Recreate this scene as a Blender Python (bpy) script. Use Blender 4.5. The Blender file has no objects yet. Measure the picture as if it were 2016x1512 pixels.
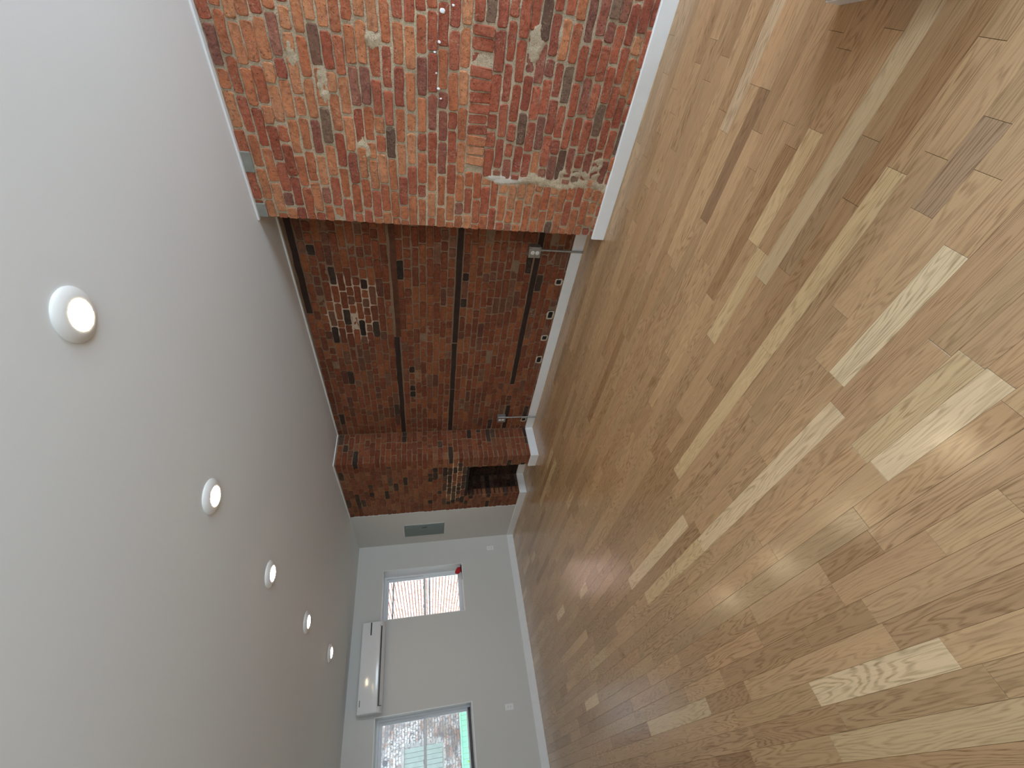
import bpy, bmesh, math, random
from mathutils import Vector, Matrix, Euler, noise

SC = bpy.context.scene
COL = SC.collection
PI = math.pi

# ------------------------------------------------------------------ camera
F_PX = 834.13                       # focal length in pixels of the 2016 x 1512 frame
YAW, PITCH, ROLL = 0.746954, -0.2070515, -0.0173067
EYE = Vector((0.0, 0.0, 1.5))
fw = Vector((math.sin(YAW) * math.cos(PITCH), math.cos(YAW) * math.cos(PITCH), math.sin(PITCH)))
rt0 = Vector((math.cos(YAW), -math.sin(YAW), 0.0))
up0 = rt0.cross(fw)
rt = math.cos(ROLL) * rt0 + math.sin(ROLL) * up0
up = -math.sin(ROLL) * rt0 + math.cos(ROLL) * up0
cam = bpy.data.cameras.new('camera')
cam.sensor_fit = 'HORIZONTAL'
cam.sensor_width = 36.0
cam.lens = F_PX / 2016 * 36.0
cam.clip_start = 0.02
cam_ob = bpy.data.objects.new('camera', cam)
COL.objects.link(cam_ob)
ax, ay, az = -up, rt, -fw           # the phone was held on its side: the room's up points to the picture's left
cam_ob.matrix_world = Matrix(((ax.x, ay.x, az.x, EYE.x), (ax.y, ay.y, az.y, EYE.y), (ax.z, ay.z, az.z, EYE.z), (0, 0, 0, 1)))
SC.camera = cam_ob

# ------------------------------------------------------------------ light and exposure
SC.view_settings.view_transform = 'Standard'
SC.view_settings.look = 'None'
SC.view_settings.gamma = 1.0
SC.view_settings.use_curve_mapping = False
SC.view_settings.exposure = 0.0

SKY_STRENGTH = 4.2
SUN_STRENGTH = 8.0
DAY_POWER = 74.0                   # daylight coming in at each front window
LAMP_EMIT = 125.0                    # ceiling downlight lenses

world = bpy.data.worlds.new('sky')
SC.world = world
world.use_nodes = True
wn = world.node_tree
wn.nodes.clear()
w_out = wn.nodes.new('ShaderNodeOutputWorld')
w_bg = wn.nodes.new('ShaderNodeBackground')
w_bg.inputs['Color'].default_value = (0.78, 0.89, 1.0, 1)
w_bg.inputs['Strength'].default_value = SKY_STRENGTH
wn.links.new(w_bg.outputs[0], w_out.inputs[0])

sun = bpy.data.lights.new('sun', 'SUN')
sun.energy = SUN_STRENGTH
sun.angle = 0.01
sun.color = (1.0, 0.96, 0.91)
sun_ob = bpy.data.objects.new('sun', sun)
COL.objects.link(sun_ob)
sun_ob.rotation_euler = Vector((1.0, -0.22, -1.0)).to_track_quat('-Z', 'Y').to_euler()
sun_ob.location = (-6, 9, 8)

FRONT_Y = -2.10                     # front wall, behind the camera
FRONT_WINDOWS = [(1.75, 3.00), (-1.40, -0.15)]
FW_Z0, FW_Z1 = 0.45, 2.35
for i, (x0, x1) in enumerate(FRONT_WINDOWS):
    l = bpy.data.lights.new('window_daylight', 'AREA')
    l.shape = 'RECTANGLE'
    l.size, l.size_y = x1 - x0 - 0.12, FW_Z1 - FW_Z0 - 0.12
    l.energy = DAY_POWER
    l.color = (0.67, 0.835, 1.0)
    lo = bpy.data.objects.new('window_daylight', l)
    COL.objects.link(lo)
    lo.location = ((x0 + x1) / 2, FRONT_Y - 0.02, (FW_Z0 + FW_Z1) / 2)
    lo.rotation_euler = Vector((0, 1, 0)).to_track_quat('-Z', 'Z').to_euler()

# ------------------------------------------------------------------ small helpers
def srgb(r, g, b):
    f = lambda c: (c / 255 / 12.92) if c / 255 <= 0.04045 else ((c / 255 + 0.055) / 1.055) ** 2.4
    return (f(r), f(g), f(b))

def tag(o, label=None, cat=None, group=None, kind=None):
    if label: o['label'] = label
    if cat: o['category'] = cat
    if group: o['group'] = group
    if kind: o['kind'] = kind
    return o

def link(name, me, mat=None, parent=None, loc=None):
    o = bpy.data.objects.new(name, me)
    COL.objects.link(o)
    if mat is not None and me is not None and not me.materials:
        me.materials.append(mat)
    if parent is not None:
        o.parent = parent
        o.matrix_parent_inverse = Matrix.Translation(parent.location).inverted() if False else Matrix()
    if loc is not None:
        o.location = loc
    return o

def empty(name, loc):
    o = bpy.data.objects.new(name, None)
    o.empty_display_size = 0.1
    COL.objects.link(o)
    o.location = loc
    return o

def mesh_from(verts, faces, name='mesh', smooth=False):
    me = bpy.data.meshes.new(name)
    me.from_pydata([tuple(v) for v in verts], [], faces)
    me.update()
    if smooth:
        me.polygons.foreach_set('use_smooth', [True] * len(me.polygons))
    return me

class MB:
    """collects boxes, tubes and lathes into one mesh"""
    def __init__(self):
        self.bm = bmesh.new()
    def box(self, x0, x1, y0, y1, z0, z1, bev=0.0, seg=2):
        tmp = bmesh.new()
        bmesh.ops.create_cube(tmp, size=1.0)
        for v in tmp.verts:
            v.co = Vector(((x0 + x1) / 2 + v.co.x * (x1 - x0), (y0 + y1) / 2 + v.co.y * (y1 - y0), (z0 + z1) / 2 + v.co.z * (z1 - z0)))
        if bev > 0:
            bmesh.ops.bevel(tmp, geom=list(tmp.edges), offset=bev, segments=seg, profile=0.5, affect='EDGES')
        self._merge(tmp)
        return self
    def _merge(self, tmp, mat=None):
        me = bpy.data.meshes.new('tmp')
        tmp.to_mesh(me)
        tmp.free()
        if mat is not None:
            me.transform(mat)
        self.bm.from_mesh(me)
        bpy.data.meshes.remove(me)
    def lathe(self, prof, n=32, mat=None, cap=False):
        tmp = bmesh.new()
        rings = []
        for r, z in prof:
            rings.append([tmp.verts.new((r * math.cos(2 * PI * i / n), r * math.sin(2 * PI * i / n), z)) for i in range(n)])
        for a, b in zip(rings, rings[1:]):
            for i in range(n):
                tmp.faces.new((a[i], a[(i + 1) % n], b[(i + 1) % n], b[i]))
        if cap:
            tmp.faces.new(rings[0][::-1])
            tmp.faces.new(rings[-1])
        bmesh.ops.recalc_face_normals(tmp, faces=tmp.faces)
        self._merge(tmp, mat)
        return self
    def tube(self, p, q, r, n=16):
        p, q = Vector(p), Vector(q)
        d = q - p
        m = Matrix.Translation(p) @ d.to_track_quat('Z', 'Y').to_matrix().to_4x4()
        return self.lathe([(r, 0), (r, d.length)], n, m, cap=True)
    def prism_x(self, prof, x0, x1):
        """closed (y,z) profile pushed along X"""
        tmp = bmesh.new()
        a = [tmp.verts.new((x0, y, z)) for y, z in prof]
        b = [tmp.verts.new((x1, y, z)) for y, z in prof]
        n = len(prof)
        for i in range(n):
            tmp.faces.new((a[i], a[(i + 1) % n], b[(i + 1) % n], b[i]))
        tmp.faces.new(a[::-1]); tmp.faces.new(b)
        bmesh.ops.recalc_face_normals(tmp, faces=tmp.faces)
        self._merge(tmp)
        return self
    def build(self, name, mat, parent=None, smooth=False, off=None):
        me = bpy.data.meshes.new(name)
        bmesh.ops.recalc_face_normals(self.bm, faces=self.bm.faces)
        if off is not None:
            bmesh.ops.translate(self.bm, verts=self.bm.verts, vec=-Vector(off))
        self.bm.to_mesh(me)
        self.bm.free()
        if smooth:
            me.polygons.foreach_set('use_smooth', [True] * len(me.polygons))
            try:
                me.set_sharp_from_angle(angle=math.radians(38))
            except Exception:
                pass
        o = link(name, me, mat, parent)
        return o

def struct(o):
    o['kind'] = 'structure'
    return o

# ------------------------------------------------------------------ materials
def new_mat(name):
    m = bpy.data.materials.new(name)
    m.use_nodes = True
    nt = m.node_tree
    nt.nodes.clear()
    out = nt.nodes.new('ShaderNodeOutputMaterial')
    b = nt.nodes.new('ShaderNodeBsdfPrincipled')
    nt.links.new(b.outputs[0], out.inputs[0])
    return m, nt, b, out

class NT:
    """short-hand for wiring nodes"""
    def __init__(self, nt): self.nt = nt
    def node(self, typ, **kw):
        n = self.nt.nodes.new(typ)
        for k, v in kw.items():
            setattr(n, k, v)
        return n
    def put(self, sock, v):
        if hasattr(v, 'is_output') or isinstance(v, bpy.types.NodeSocket):
            self.nt.links.new(v, sock)
        elif v is not None:
            sock.default_value = v
    def math(self, op, a, b=None, c=None, clamp=False):
        n = self.node('ShaderNodeMath', operation=op, use_clamp=clamp)
        self.put(n.inputs[0], a)
        if b is not None: self.put(n.inputs[1], b)
        if c is not None: self.put(n.inputs[2], c)
        return n.outputs[0]
    def vmath(self, op, a, b=None):
        n = self.node('ShaderNodeVectorMath', operation=op)
        self.put(n.inputs[0], a)
        if b is not None: self.put(n.inputs[1], b)
        return n.outputs['Value'] if op in ('LENGTH', 'DISTANCE', 'DOT_PRODUCT') else n.outputs[0]
    def noise(self, vec, scale, detail=3, rough=0.55, dim='3D', w=None, distort=0.0):
        n = self.node('ShaderNodeTexNoise', noise_dimensions=dim)
        self.put(n.inputs['Vector'], vec)
        n.inputs['Scale'].default_value = scale
        n.inputs['Detail'].default_value = detail
        n.inputs['Roughness'].default_value = rough
        n.inputs['Distortion'].default_value = distort
        if w is not None: self.put(n.inputs['W'], w)
        return n.outputs[0]
    def ramp(self, fac, lo, hi, a=0.0, b=1.0):
        n = self.node('ShaderNodeMapRange', clamp=True)
        self.put(n.inputs['Value'], fac)
        n.inputs['From Min'].default_value = lo
        n.inputs['From Max'].default_value = hi
        n.inputs['To Min'].default_value = a
        n.inputs['To Max'].default_value = b
        return n.outputs[0]
    def mix(self, fac, a, b, blend='MIX'):
        n = self.node('ShaderNodeMix', data_type='RGBA', blend_type=blend)
        self.put(n.inputs[0], fac)
        for s, v in ((n.inputs[6], a), (n.inputs[7], b)):
            if isinstance(v, (tuple, list)):
                s.default_value = (v[0], v[1], v[2], 1)
            else:
                self.put(s, v)
        return n.outputs[2]
    def pos(self):
        return self.node('ShaderNodeNewGeometry').outputs['Position']
    def bump(self, height, strength, dist, normal=None):
        n = self.node('ShaderNodeBump')
        n.inputs['Strength'].default_value = strength
        n.inputs['Distance'].default_value = dist
        self.put(n.inputs['Height'], height)
        if normal is not None: self.put(n.inputs['Normal'], normal)
        return n.outputs[0]
    def sep(self, v):
        n = self.node('ShaderNodeSeparateXYZ')
        self.put(n.inputs[0], v)
        return n.outputs
    def comb(self, x, y, z):
        n = self.node('ShaderNodeCombineXYZ')
        for s, v in zip(n.inputs, (x, y, z)): self.put(s, v)
        return n.outputs[0]

def plain(name, col, rough=0.5, metal=0.0, noise_amt=0.03, noise_scale=6.0, bump=0.0, bump_scale=120.0, spec=0.5):
    m, nt, b, _ = new_mat(name)
    t = NT(nt)
    p = t.pos()
    n = t.noise(p, noise_scale, 3)
    k = t.ramp(n, 0.25, 0.75, 1 - noise_amt, 1 + noise_amt)
    c = t.node('ShaderNodeVectorMath', operation='SCALE')
    c.inputs[0].default_value = col[:3]
    t.put(c.inputs['Scale'], k)
    nt.links.new(c.outputs[0], b.inputs['Base Color'])
    b.inputs['Roughness'].default_value = rough
    b.inputs['Metallic'].default_value = metal
    b.inputs['Specular IOR Level'].default_value = spec
    if bump > 0:
        nt.links.new(t.bump(t.noise(p, bump_scale, 3), bump, 0.002), b.inputs['Normal'])
    return m

def piece_colour(t, source):
    """base colour and seed of a piece: from the object, or from the mesh where pieces are joined"""
    if source == 'object':
        oi = t.node('ShaderNodeObjectInfo')
        return oi.outputs['Color'], oi.outputs['Alpha']
    a = t.node('ShaderNodeAttribute', attribute_type='GEOMETRY', attribute_name='piece')
    return a.outputs['Color'], a.outputs['Alpha']

def brick_material(name, source, lime=0.5, wash=None):
    m, nt, b, _ = new_mat(name)
    t = NT(nt)
    col, seed = piece_colour(t, source)
    p = t.pos()
    big = t.noise(p, 11.0, 4, 0.65)
    mid = t.noise(p, 34.0, 5, 0.72)
    fine = t.noise(p, 170.0, 3, 0.65)
    c = t.mix(t.ramp(mid, 0.44, 0.66, 0.0, 0.85), col, t.mix(1.0, col, (0.55, 0.50, 0.50), 'MULTIPLY'))
    c = t.mix(t.ramp(big, 0.46, 0.70, 0.0, 0.55), c, t.mix(1.0, c, (1.30, 1.22, 1.12), 'MULTIPLY'))
    c = t.mix(t.ramp(big, 0.30, 0.48, 0.45, 0.0), c, t.mix(1.0, c, (0.68, 0.68, 0.74), 'MULTIPLY'))
    # lime and mortar dust rubbed over the faces
    veil = t.ramp(t.noise(p, 7.0, 5, 0.7), 0.44, 0.66, 0.06, 0.75)
    spots = t.ramp(t.noise(p, 85.0, 5, 0.75), 0.50, 0.66, 0.0, 1.0)
    lim = t.math('MULTIPLY', t.math('MULTIPLY', veil, spots), lime, clamp=True)
    c = t.mix(lim, c, srgb(206, 184, 156))
    pit = t.ramp(t.noise(p, 105.0, 2, 0.5), 0.65, 0.71, 0.0, 0.8)
    c = t.mix(pit, c, t.mix(1.0, col, (0.25, 0.2, 0.2), 'MULTIPLY'))
    if wash is not None:                      # flaking whitewash on a weathered facade
        wm = t.math('MULTIPLY', t.ramp(t.noise(p, 1.5, 4, 0.6), 0.44, 0.56), t.ramp(t.noise(p, 16.0, 4, 0.7), 0.42, 0.55))
        c = t.mix(wm, c, wash)
    nt.links.new(c, b.inputs['Base Color'])
    b.inputs['Roughness'].default_value = 0.9
    b.inputs['Specular IOR Level'].default_value = 0.25
    h = t.math('ADD', t.math('MULTIPLY', mid, 1.0), t.math('MULTIPLY', fine, 0.45))
    h = t.math('SUBTRACT', h, t.math('MULTIPLY', pit, 0.7))
    nt.links.new(t.bump(h, 0.8, 0.008), b.inputs['Normal'])
    return m

def mortar_material(name, base, pale=None, patches=()):
    m, nt, b, _ = new_mat(name)
    t = NT(nt)
    p = t.pos()
    n1 = t.noise(p, 3.0, 4, 0.6)
    n2 = t.noise(p, 120.0, 4, 0.75)
    c = t.mix(t.ramp(n1, 0.35, 0.65), tuple(x * 0.72 for x in base), base)
    c = t.mix(t.ramp(n2, 0.47, 0.64, 0.0, 0.75), c, tuple(x * 0.42 for x in base))
    for (cy, cz, ry, rz) in patches:          # joints that were re-pointed in pale mortar
        x, y, z = t.sep(p)
        dy = t.math('DIVIDE', t.math('SUBTRACT', y, cy), ry)
        dz = t.math('DIVIDE', t.math('SUBTRACT', z, cz), rz)
        d = t.math('SQRT', t.math('ADD', t.math('MULTIPLY', dy, dy), t.math('MULTIPLY', dz, dz)))
        d = t.math('ADD', d, t.ramp(t.noise(p, 4.0, 2), 0.3, 0.7, -0.3, 0.3))
        c = t.mix(t.ramp(d, 0.85, 1.05, 1.0, 0.0), c, pale)
    nt.links.new(c, b.inputs['Base Color'])
    b.inputs['Roughness'].default_value = 0.95
    b.inputs['Specular IOR Level'].default_value = 0.15
    h = t.math('ADD', n2, t.math('MULTIPLY', t.noise(p, 220.0, 2), 0.5))
    nt.links.new(t.bump(h, 1.0, 0.010), b.inputs['Normal'])
    return m

def oak_material(name, source):
    m, nt, b, _ = new_mat(name)
    t = NT(nt)
    col, seed = piece_colour(t, source)
    p = t.pos()
    x, y, z = t.sep(p)
    s = t.math('ADD', x, t.math('MULTIPLY', y, 0.032))
    w = t.math('MULTIPLY', seed, 57.0)
    v = t.comb(t.math('MULTIPLY', s, 12.0), t.math('MULTIPLY', y, 1.15), 0.0)
    field = t.noise(v, 1.0, 3, 0.42, '4D', w)
    rings = t.math('SINE', t.math('MULTIPLY', field, 165.0))
    rings = t.ramp(rings, -0.2, 1.0, 0.0, 1.0)
    v2 = t.comb(t.math('MULTIPLY', s, 300.0), t.math('MULTIPLY', y, 9.0), 0.0)
    pores = t.noise(v2, 1.0, 3, 0.65, '4D', w)
    v3 = t.comb(t.math('MULTIPLY', s, 26.0), t.math('MULTIPLY', y, 1.4), 0.0)
    streak = t.noise(v3, 1.0, 4, 0.6, '4D', w)
    clear = t.ramp(t.noise(t.comb(t.math('MULTIPLY', s, 4.0), t.math('MULTIPLY', y, 1.0), 3.0), 1.0, 1, 0.5, '4D', w), 0.35, 0.62, 0.35, 1.0)
    grain_amt = t.math('MULTIPLY', t.math('MULTIPLY', rings, clear), t.ramp(pores, 0.34, 0.60, 0.2, 1.0))
    c = t.mix(t.math('MULTIPLY', grain_amt, 0.85), col, t.mix(1.0, col, (0.52, 0.46, 0.40), 'MULTIPLY'))
    c = t.mix(t.ramp(streak, 0.38, 0.68, 0.0, 0.42), c, t.mix(1.0, c, (1.20, 1.18, 1.14), 'MULTIPLY'))
    c = t.mix(t.ramp(streak, 0.26, 0.44, 0.40, 0.0), c, t.mix(1.0, c, (0.74, 0.71, 0.68), 'MULTIPLY'))
    c = t.mix(t.ramp(pores, 0.54, 0.68, 0.0, 0.42), c, t.mix(1.0, c, (0.58, 0.52, 0.46), 'MULTIPLY'))
    c = t.mix(t.ramp(t.noise(p, 3.0, 2, 0.5, '4D', w), 0.70, 0.76, 0.0, 0.5), c, t.mix(1.0, c, (0.55, 0.46, 0.40), 'MULTIPLY'))
    nt.links.new(c, b.inputs['Base Color'])
    rg = t.ramp(t.noise(p, 2.2, 4, 0.6), 0.3, 0.7, 0.17, 0.24)
    nt.links.new(rg, b.inputs['Roughness'])
    b.inputs['Specular IOR Level'].default_value = 0.5
    h = t.math('ADD', t.math('MULTIPLY', pores, 0.5), t.math('MULTIPLY', t.noise(p, 26.0, 3), 0.8))
    nt.links.new(t.bump(h, 0.07, 0.003), b.inputs['Normal'])
    return m

def glass_material(name, tint=(0.93, 0.97, 0.98)):
    m, nt, b, out = new_mat(name)
    nt.nodes.remove(b)
    t = NT(nt)
    tr = t.node('ShaderNodeBsdfTransparent')
    tr.inputs[0].default_value = (*tint, 1)
    gl = t.node('ShaderNodeBsdfGlossy')
    gl.inputs['Roughness'].default_value = 0.015
    fr = t.node('ShaderNodeFresnel')
    fr.inputs['IOR'].default_value = 1.52
    mx = t.node('ShaderNodeMixShader')
    t.put(mx.inputs[0], t.math('MULTIPLY', fr.outputs[0], 1.6, clamp=True))
    nt.links.new(tr.outputs[0], mx.inputs[1])
    nt.links.new(gl.outputs[0], mx.inputs[2])
    nt.links.new(mx.outputs[0], out.inputs[0])
    return m

def emit_material(name, col, strength):
    m, nt, b, out = new_mat(name)
    nt.nodes.remove(b)
    t = NT(nt)
    e = t.node('ShaderNodeEmission')
    e.inputs[0].default_value = (*col, 1)
    e.inputs[1].default_value = strength
    nt.links.new(e.outputs[0], out.inputs[0])
    return m

M = {}
M['ceiling'] = plain('ceiling_paint', (0.79, 0.815, 0.805), 0.75, noise_amt=0.012, noise_scale=1.5, bump=0.05, bump_scale=60)
M['wall'] = plain('wall_paint', (0.66, 0.645, 0.605), 0.6, noise_amt=0.015, noise_scale=1.5, bump=0.05, bump_scale=80)
M['trim'] = plain('trim_paint', (0.84, 0.84, 0.83), 0.35, noise_amt=0.02, noise_scale=14, bump=0.04, bump_scale=50)
M['vinyl'] = plain('window_vinyl', (0.82, 0.84, 0.86), 0.35, noise_amt=0.01)
M['sash_grey'] = plain('storm_sash', (0.55, 0.57, 0.60), 0.4, noise_amt=0.03)
M['white_plastic'] = plain('white_gloss_plastic', (0.80, 0.80, 0.80), 0.12, noise_amt=0.004)
M['white_ring'] = plain('white_enamel', (0.83, 0.83, 0.80), 0.35, noise_amt=0.01)
M['black'] = plain('black_plastic', (0.008, 0.008, 0.009), 0.4, noise_amt=0.02)
M['dark_grey'] = plain('dark_print', (0.09, 0.09, 0.10), 0.5, noise_amt=0.02)
M['panel'] = plain('panel_grey_steel', srgb(112, 124, 120), 0.38, noise_amt=0.04, noise_scale=9)
M['galv'] = plain('galvanised_steel', (0.40, 0.40, 0.37), 0.42, 0.75, noise_amt=0.14, noise_scale=40, bump=0.05)
M['ivory'] = plain('outlet_white', (0.85, 0.84, 0.80), 0.35, noise_amt=0.01)
M['timber'] = plain('old_timber', srgb(48, 28, 18), 0.85, noise_amt=0.5, noise_scale=14, bump=0.6, bump_scale=45)
M['timber_brown'] = plain('old_brown_timber', srgb(88, 50, 30), 0.85, noise_amt=0.4, noise_scale=14, bump=0.6, bump_scale=45)
M['cement'] = plain('grey_cement', srgb(140, 138, 128), 0.9, noise_amt=0.15, noise_scale=20, bump=0.4, bump_scale=60)
M['lime_mortar'] = plain('pale_lime_mortar', srgb(196, 180, 158), 0.95, noise_amt=0.2, noise_scale=30, bump=0.7, bump_scale=60)
M['soot'] = plain('soot_black', (0.012, 0.010, 0.009), 0.9, noise_amt=0.4, noise_scale=12, bump=0.5, bump_scale=50)  # near-black of the sooty lintel, also painted in as shade of the wall holes
M['red'] = plain('red_cloth', srgb(205, 22, 40), 0.6, noise_amt=0.12, noise_scale=30)
M['brown_stain'] = plain('dark_brown_stain', srgb(62, 44, 38), 0.45, noise_amt=0.3, noise_scale=20)
M['brick'] = brick_material('clay_brick', 'object', 0.75)
M['brick_joined'] = brick_material('clay_brick_joined', 'mesh', 0.75)
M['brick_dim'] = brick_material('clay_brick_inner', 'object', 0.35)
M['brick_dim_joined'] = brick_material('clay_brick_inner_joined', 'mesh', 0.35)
M['mortar_pier'] = mortar_material('sandy_mortar', srgb(228, 206, 174), srgb(226, 216, 202), [(1.205, 0.88, 0.035, 0.15)])
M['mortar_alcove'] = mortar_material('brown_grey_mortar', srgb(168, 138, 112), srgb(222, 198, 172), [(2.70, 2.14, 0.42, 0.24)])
M['mortar_chimney'] = mortar_material('tan_mortar', srgb(168, 136, 104), srgb(222, 196, 160), [(5.32, 1.08, 0.52, 0.17)])
M['mortar_soot'] = mortar_material('sooty_mortar', srgb(84, 64, 50))
M['oak'] = oak_material('oak_strip', 'object')
M['oak_joined'] = oak_material('oak_strip_joined', 'mesh')
M['subfloor'] = plain('subfloor', srgb(60, 42, 28), 0.9)
M['glass'] = glass_material('window_glass')
M['lens'] = emit_material('downlight_lens', (1.0, 0.80, 0.50), LAMP_EMIT)

# ------------------------------------------------------------------ piece makers
def project(P):
    v = Vector(P) - EYE
    d = v.dot(fw)
    if d < 0.05:
        return None
    k = F_PX / d
    return 1008 - v.dot(up) * k, 756 - v.dot(rt) * k

def seen_area(corners):
    q = [project(c) for c in corners]
    if any(a is None for a in q):
        return 0.0
    cx = sum(a[0] for a in q) / len(q); cy = sum(a[1] for a in q) / len(q)
    if not (-15 < cx < 2031 and -15 < cy < 1527):
        return 0.0
    A = 0.0
    for a, b in zip(q, q[1:] + q[:1]):
        A += a[0] * b[1] - b[0] * a[1]
    return abs(A) / 2

def brick_shape(L, H, D, rng, worn=1.0):
    """an old brick: outline with rubbed corners, rounded arris, front at y=0 facing -Y"""
    def cut():
        return rng.uniform(0.004, 0.012) * worn + (rng.uniform(0.006, 0.018) if rng.random() < 0.16 * worn else 0)
    j = lambda a=0.0026: rng.uniform(-a, a) * worn
    a, h = L / 2, H / 2
    c = [min(cut(), a * 0.6, h * 0.8) for _ in range(8)]
    m1, m2 = rng.uniform(-.5, -.1) * a, rng.uniform(.1, .5) * a
    m3, m4 = rng.uniform(-.5, -.1) * a, rng.uniform(.1, .5) * a
    e = 0.0044
    out = [(-a + c[0], -h + j()), (m1, -h + j(e)), (m2, -h + j(e)), (a - c[1], -h + j()), (a + j(), -h + c[2]), (a + j(), h - c[3]),
           (a - c[4], h + j()), (m4, h + j(e)), (m3, h + j(e)), (-a + c[5], h + j()), (-a + j(), h - c[6]), (-a + j(), -h + c[7])]
    n = len(out)
    bev = rng.uniform(0.003, 0.006)
    ins = rng.uniform(0.0025, 0.0055)
    V = [(x, D, z) for x, z in out] + [(x, bev, z) for x, z in out]
    for x, z in out:
        V.append((x * (1 - ins / a), j(0.0018), z * (1 - ins / h)))
    Fc = []
    for i in range(n):
        k = (i + 1) % n
        Fc.append((i, k, n + k, n + i))
        Fc.append((n + i, n + k, 2 * n + k, 2 * n + i))
    Fc.append(tuple(range(2 * n, 3 * n)))
    return V, Fc

_rng = random.Random(11)
NOM = {'stretcher': (0.196, 0.056), 'header': (0.094, 0.056), 'closer': (0.055, 0.056), 'soldier': (0.060, 0.160)}
SHAPES = {k: [brick_shape(l, h, 0.10, _rng) for _ in range(14 if k == 'stretcher' else 8)] for k, (l, h) in NOM.items()}
SHAPE_MESH = {}
def brick_mesh(kind, i, mat):
    key = (kind, i, mat.name)
    if key not in SHAPE_MESH:
        V, Fc = SHAPES[kind][i]
        me = mesh_from(V, Fc, 'brick')
        me.polygons.foreach_set('use_smooth', [False] * len(me.polygons))
        me.materials.append(mat)
        SHAPE_MESH[key] = me
    return SHAPE_MESH[key]

def join_pieces(items, name, mat, parent):
    """items: (verts, faces, matrix, colour rgba) joined in one mesh with a colour per piece"""
    V, Fc, C = [], [], []
    for v, f, m, c in items:
        o = len(V)
        V += [m @ Vector(q) for q in v]
        Fc += [tuple(o + k for k in q) for q in f]
        C += list(c) * len(v)
    me = mesh_from(V, Fc, name)
    at = me.color_attributes.new('piece', 'FLOAT_COLOR', 'POINT')
    at.data.foreach_set('color', C)
    o = link(name, me, mat, parent)
    o['kind'] = 'stuff'
    return o

FACING = {'-X': -PI / 2, '-Y': 0.0, '+Y': PI, '+X': PI / 2}
def kind_for(L, H):
    if H > L: return 'soldier'
    return 'stretcher' if L > 0.135 else ('header' if L > 0.072 else 'closer')

def place_bricks(bricks, parent, mat, mat_joined, limit=300, seed=5):
    """bricks: dicts with c (front centre), L, H, face, col. The ones that show largest become objects."""
    rng = random.Random(seed)
    for b in bricks:
        c = Vector(b['c'])
        d = Vector((0, 1, 0)) if b['face'] in ('-X', '+X') else Vector((1, 0, 0))
        z = Vector((0, 0, 1))
        b['area'] = seen_area([c - d * b['L'] / 2 - z * b['H'] / 2, c + d * b['L'] / 2 - z * b['H'] / 2, c + d * b['L'] / 2 + z * b['H'] / 2, c - d * b['L'] / 2 + z * b['H'] / 2])
    order = sorted(range(len(bricks)), key=lambda i: -bricks[i]['area'])
    solo = set(i for i in order[:limit] if bricks[i]['area'] > 0)
    rest = []
    for i, b in enumerate(bricks):
        k = b.get('kind') or kind_for(b['L'], b['H'])
        nl, nh = NOM[k]
        vi = rng.randrange(len(SHAPES[k]))
        flip = rng.choice((1, -1))
        out = b.get('out', rng.gauss(0, 0.0022))
        nrm = {'-X': Vector((-1, 0, 0)), '+X': Vector((1, 0, 0)), '-Y': Vector((0, -1, 0)), '+Y': Vector((0, 1, 0))}[b['face']]
        loc = Vector(b['c']) + nrm * out
        rot = Euler((rng.gauss(0, 0.012), rng.gauss(0, 0.010) + b.get('tilt', 0), FACING[b['face']] + rng.gauss(0, 0.008)), 'XYZ')
        sc = Vector((b['L'] / nl, b.get('D', 0.10) / 0.10, b['H'] / nh))
        col = (*b['col'], rng.random())
        if i in solo:
            o = bpy.data.objects.new('brick', brick_mesh(k, vi, mat))
            COL.objects.link(o)
            o.parent = parent
            o.location, o.rotation_euler, o.scale = loc, rot, sc
            o.color = col
        else:
            m = Matrix.Translation(loc) @ rot.to_matrix().to_4x4() @ Matrix.Diagonal((*sc, 1))
            V, Fc = SHAPES[k][vi]
            rest.append((V, Fc, m, col))
    if rest:
        join_pieces(rest, 'far_bricks', mat_joined, parent)
    return len(solo), len(rest)

def subtract(a, b, holes):
    seg = [(a, b)]
    for h0, h1 in holes:
        nxt = []
        for s0, s1 in seg:
            if h1 <= s0 or h0 >= s1:
                nxt.append((s0, s1)); continue
            if h0 > s0: nxt.append((s0, h0))
            if h1 < s1: nxt.append((h1, s1))
        seg = nxt
    return seg

def lay_course(a, b, row, rng, p_head=0.12, header_row=False, joint=0.010):
    """bricks of one course between a and b -> (centre, length)"""
    res = []
    u = a
    first = True
    while u < b - 0.03:
        if header_row or rng.random() < p_head:
            L = rng.gauss(0.094, 0.005)
        else:
            L = rng.gauss(0.192, 0.008)
        if first:
            first = False
            if not header_row:
                L = L * (0.5 if row % 2 else 1.0) if rng.random() < 0.8 else rng.uniform(0.06, 0.19)
        if b - (u + L) < 0.045:
            L = b - u
            if L > 0.235:
                res.append((u + L * 0.25 - joint / 4, L / 2 - joint / 2)); res.append((u + L * 0.75 + joint / 4, L / 2 - joint / 2))
                break
        res.append((u + L / 2, L))
        u += L + joint + abs(rng.gauss(0, 0.002))
    return res

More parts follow.
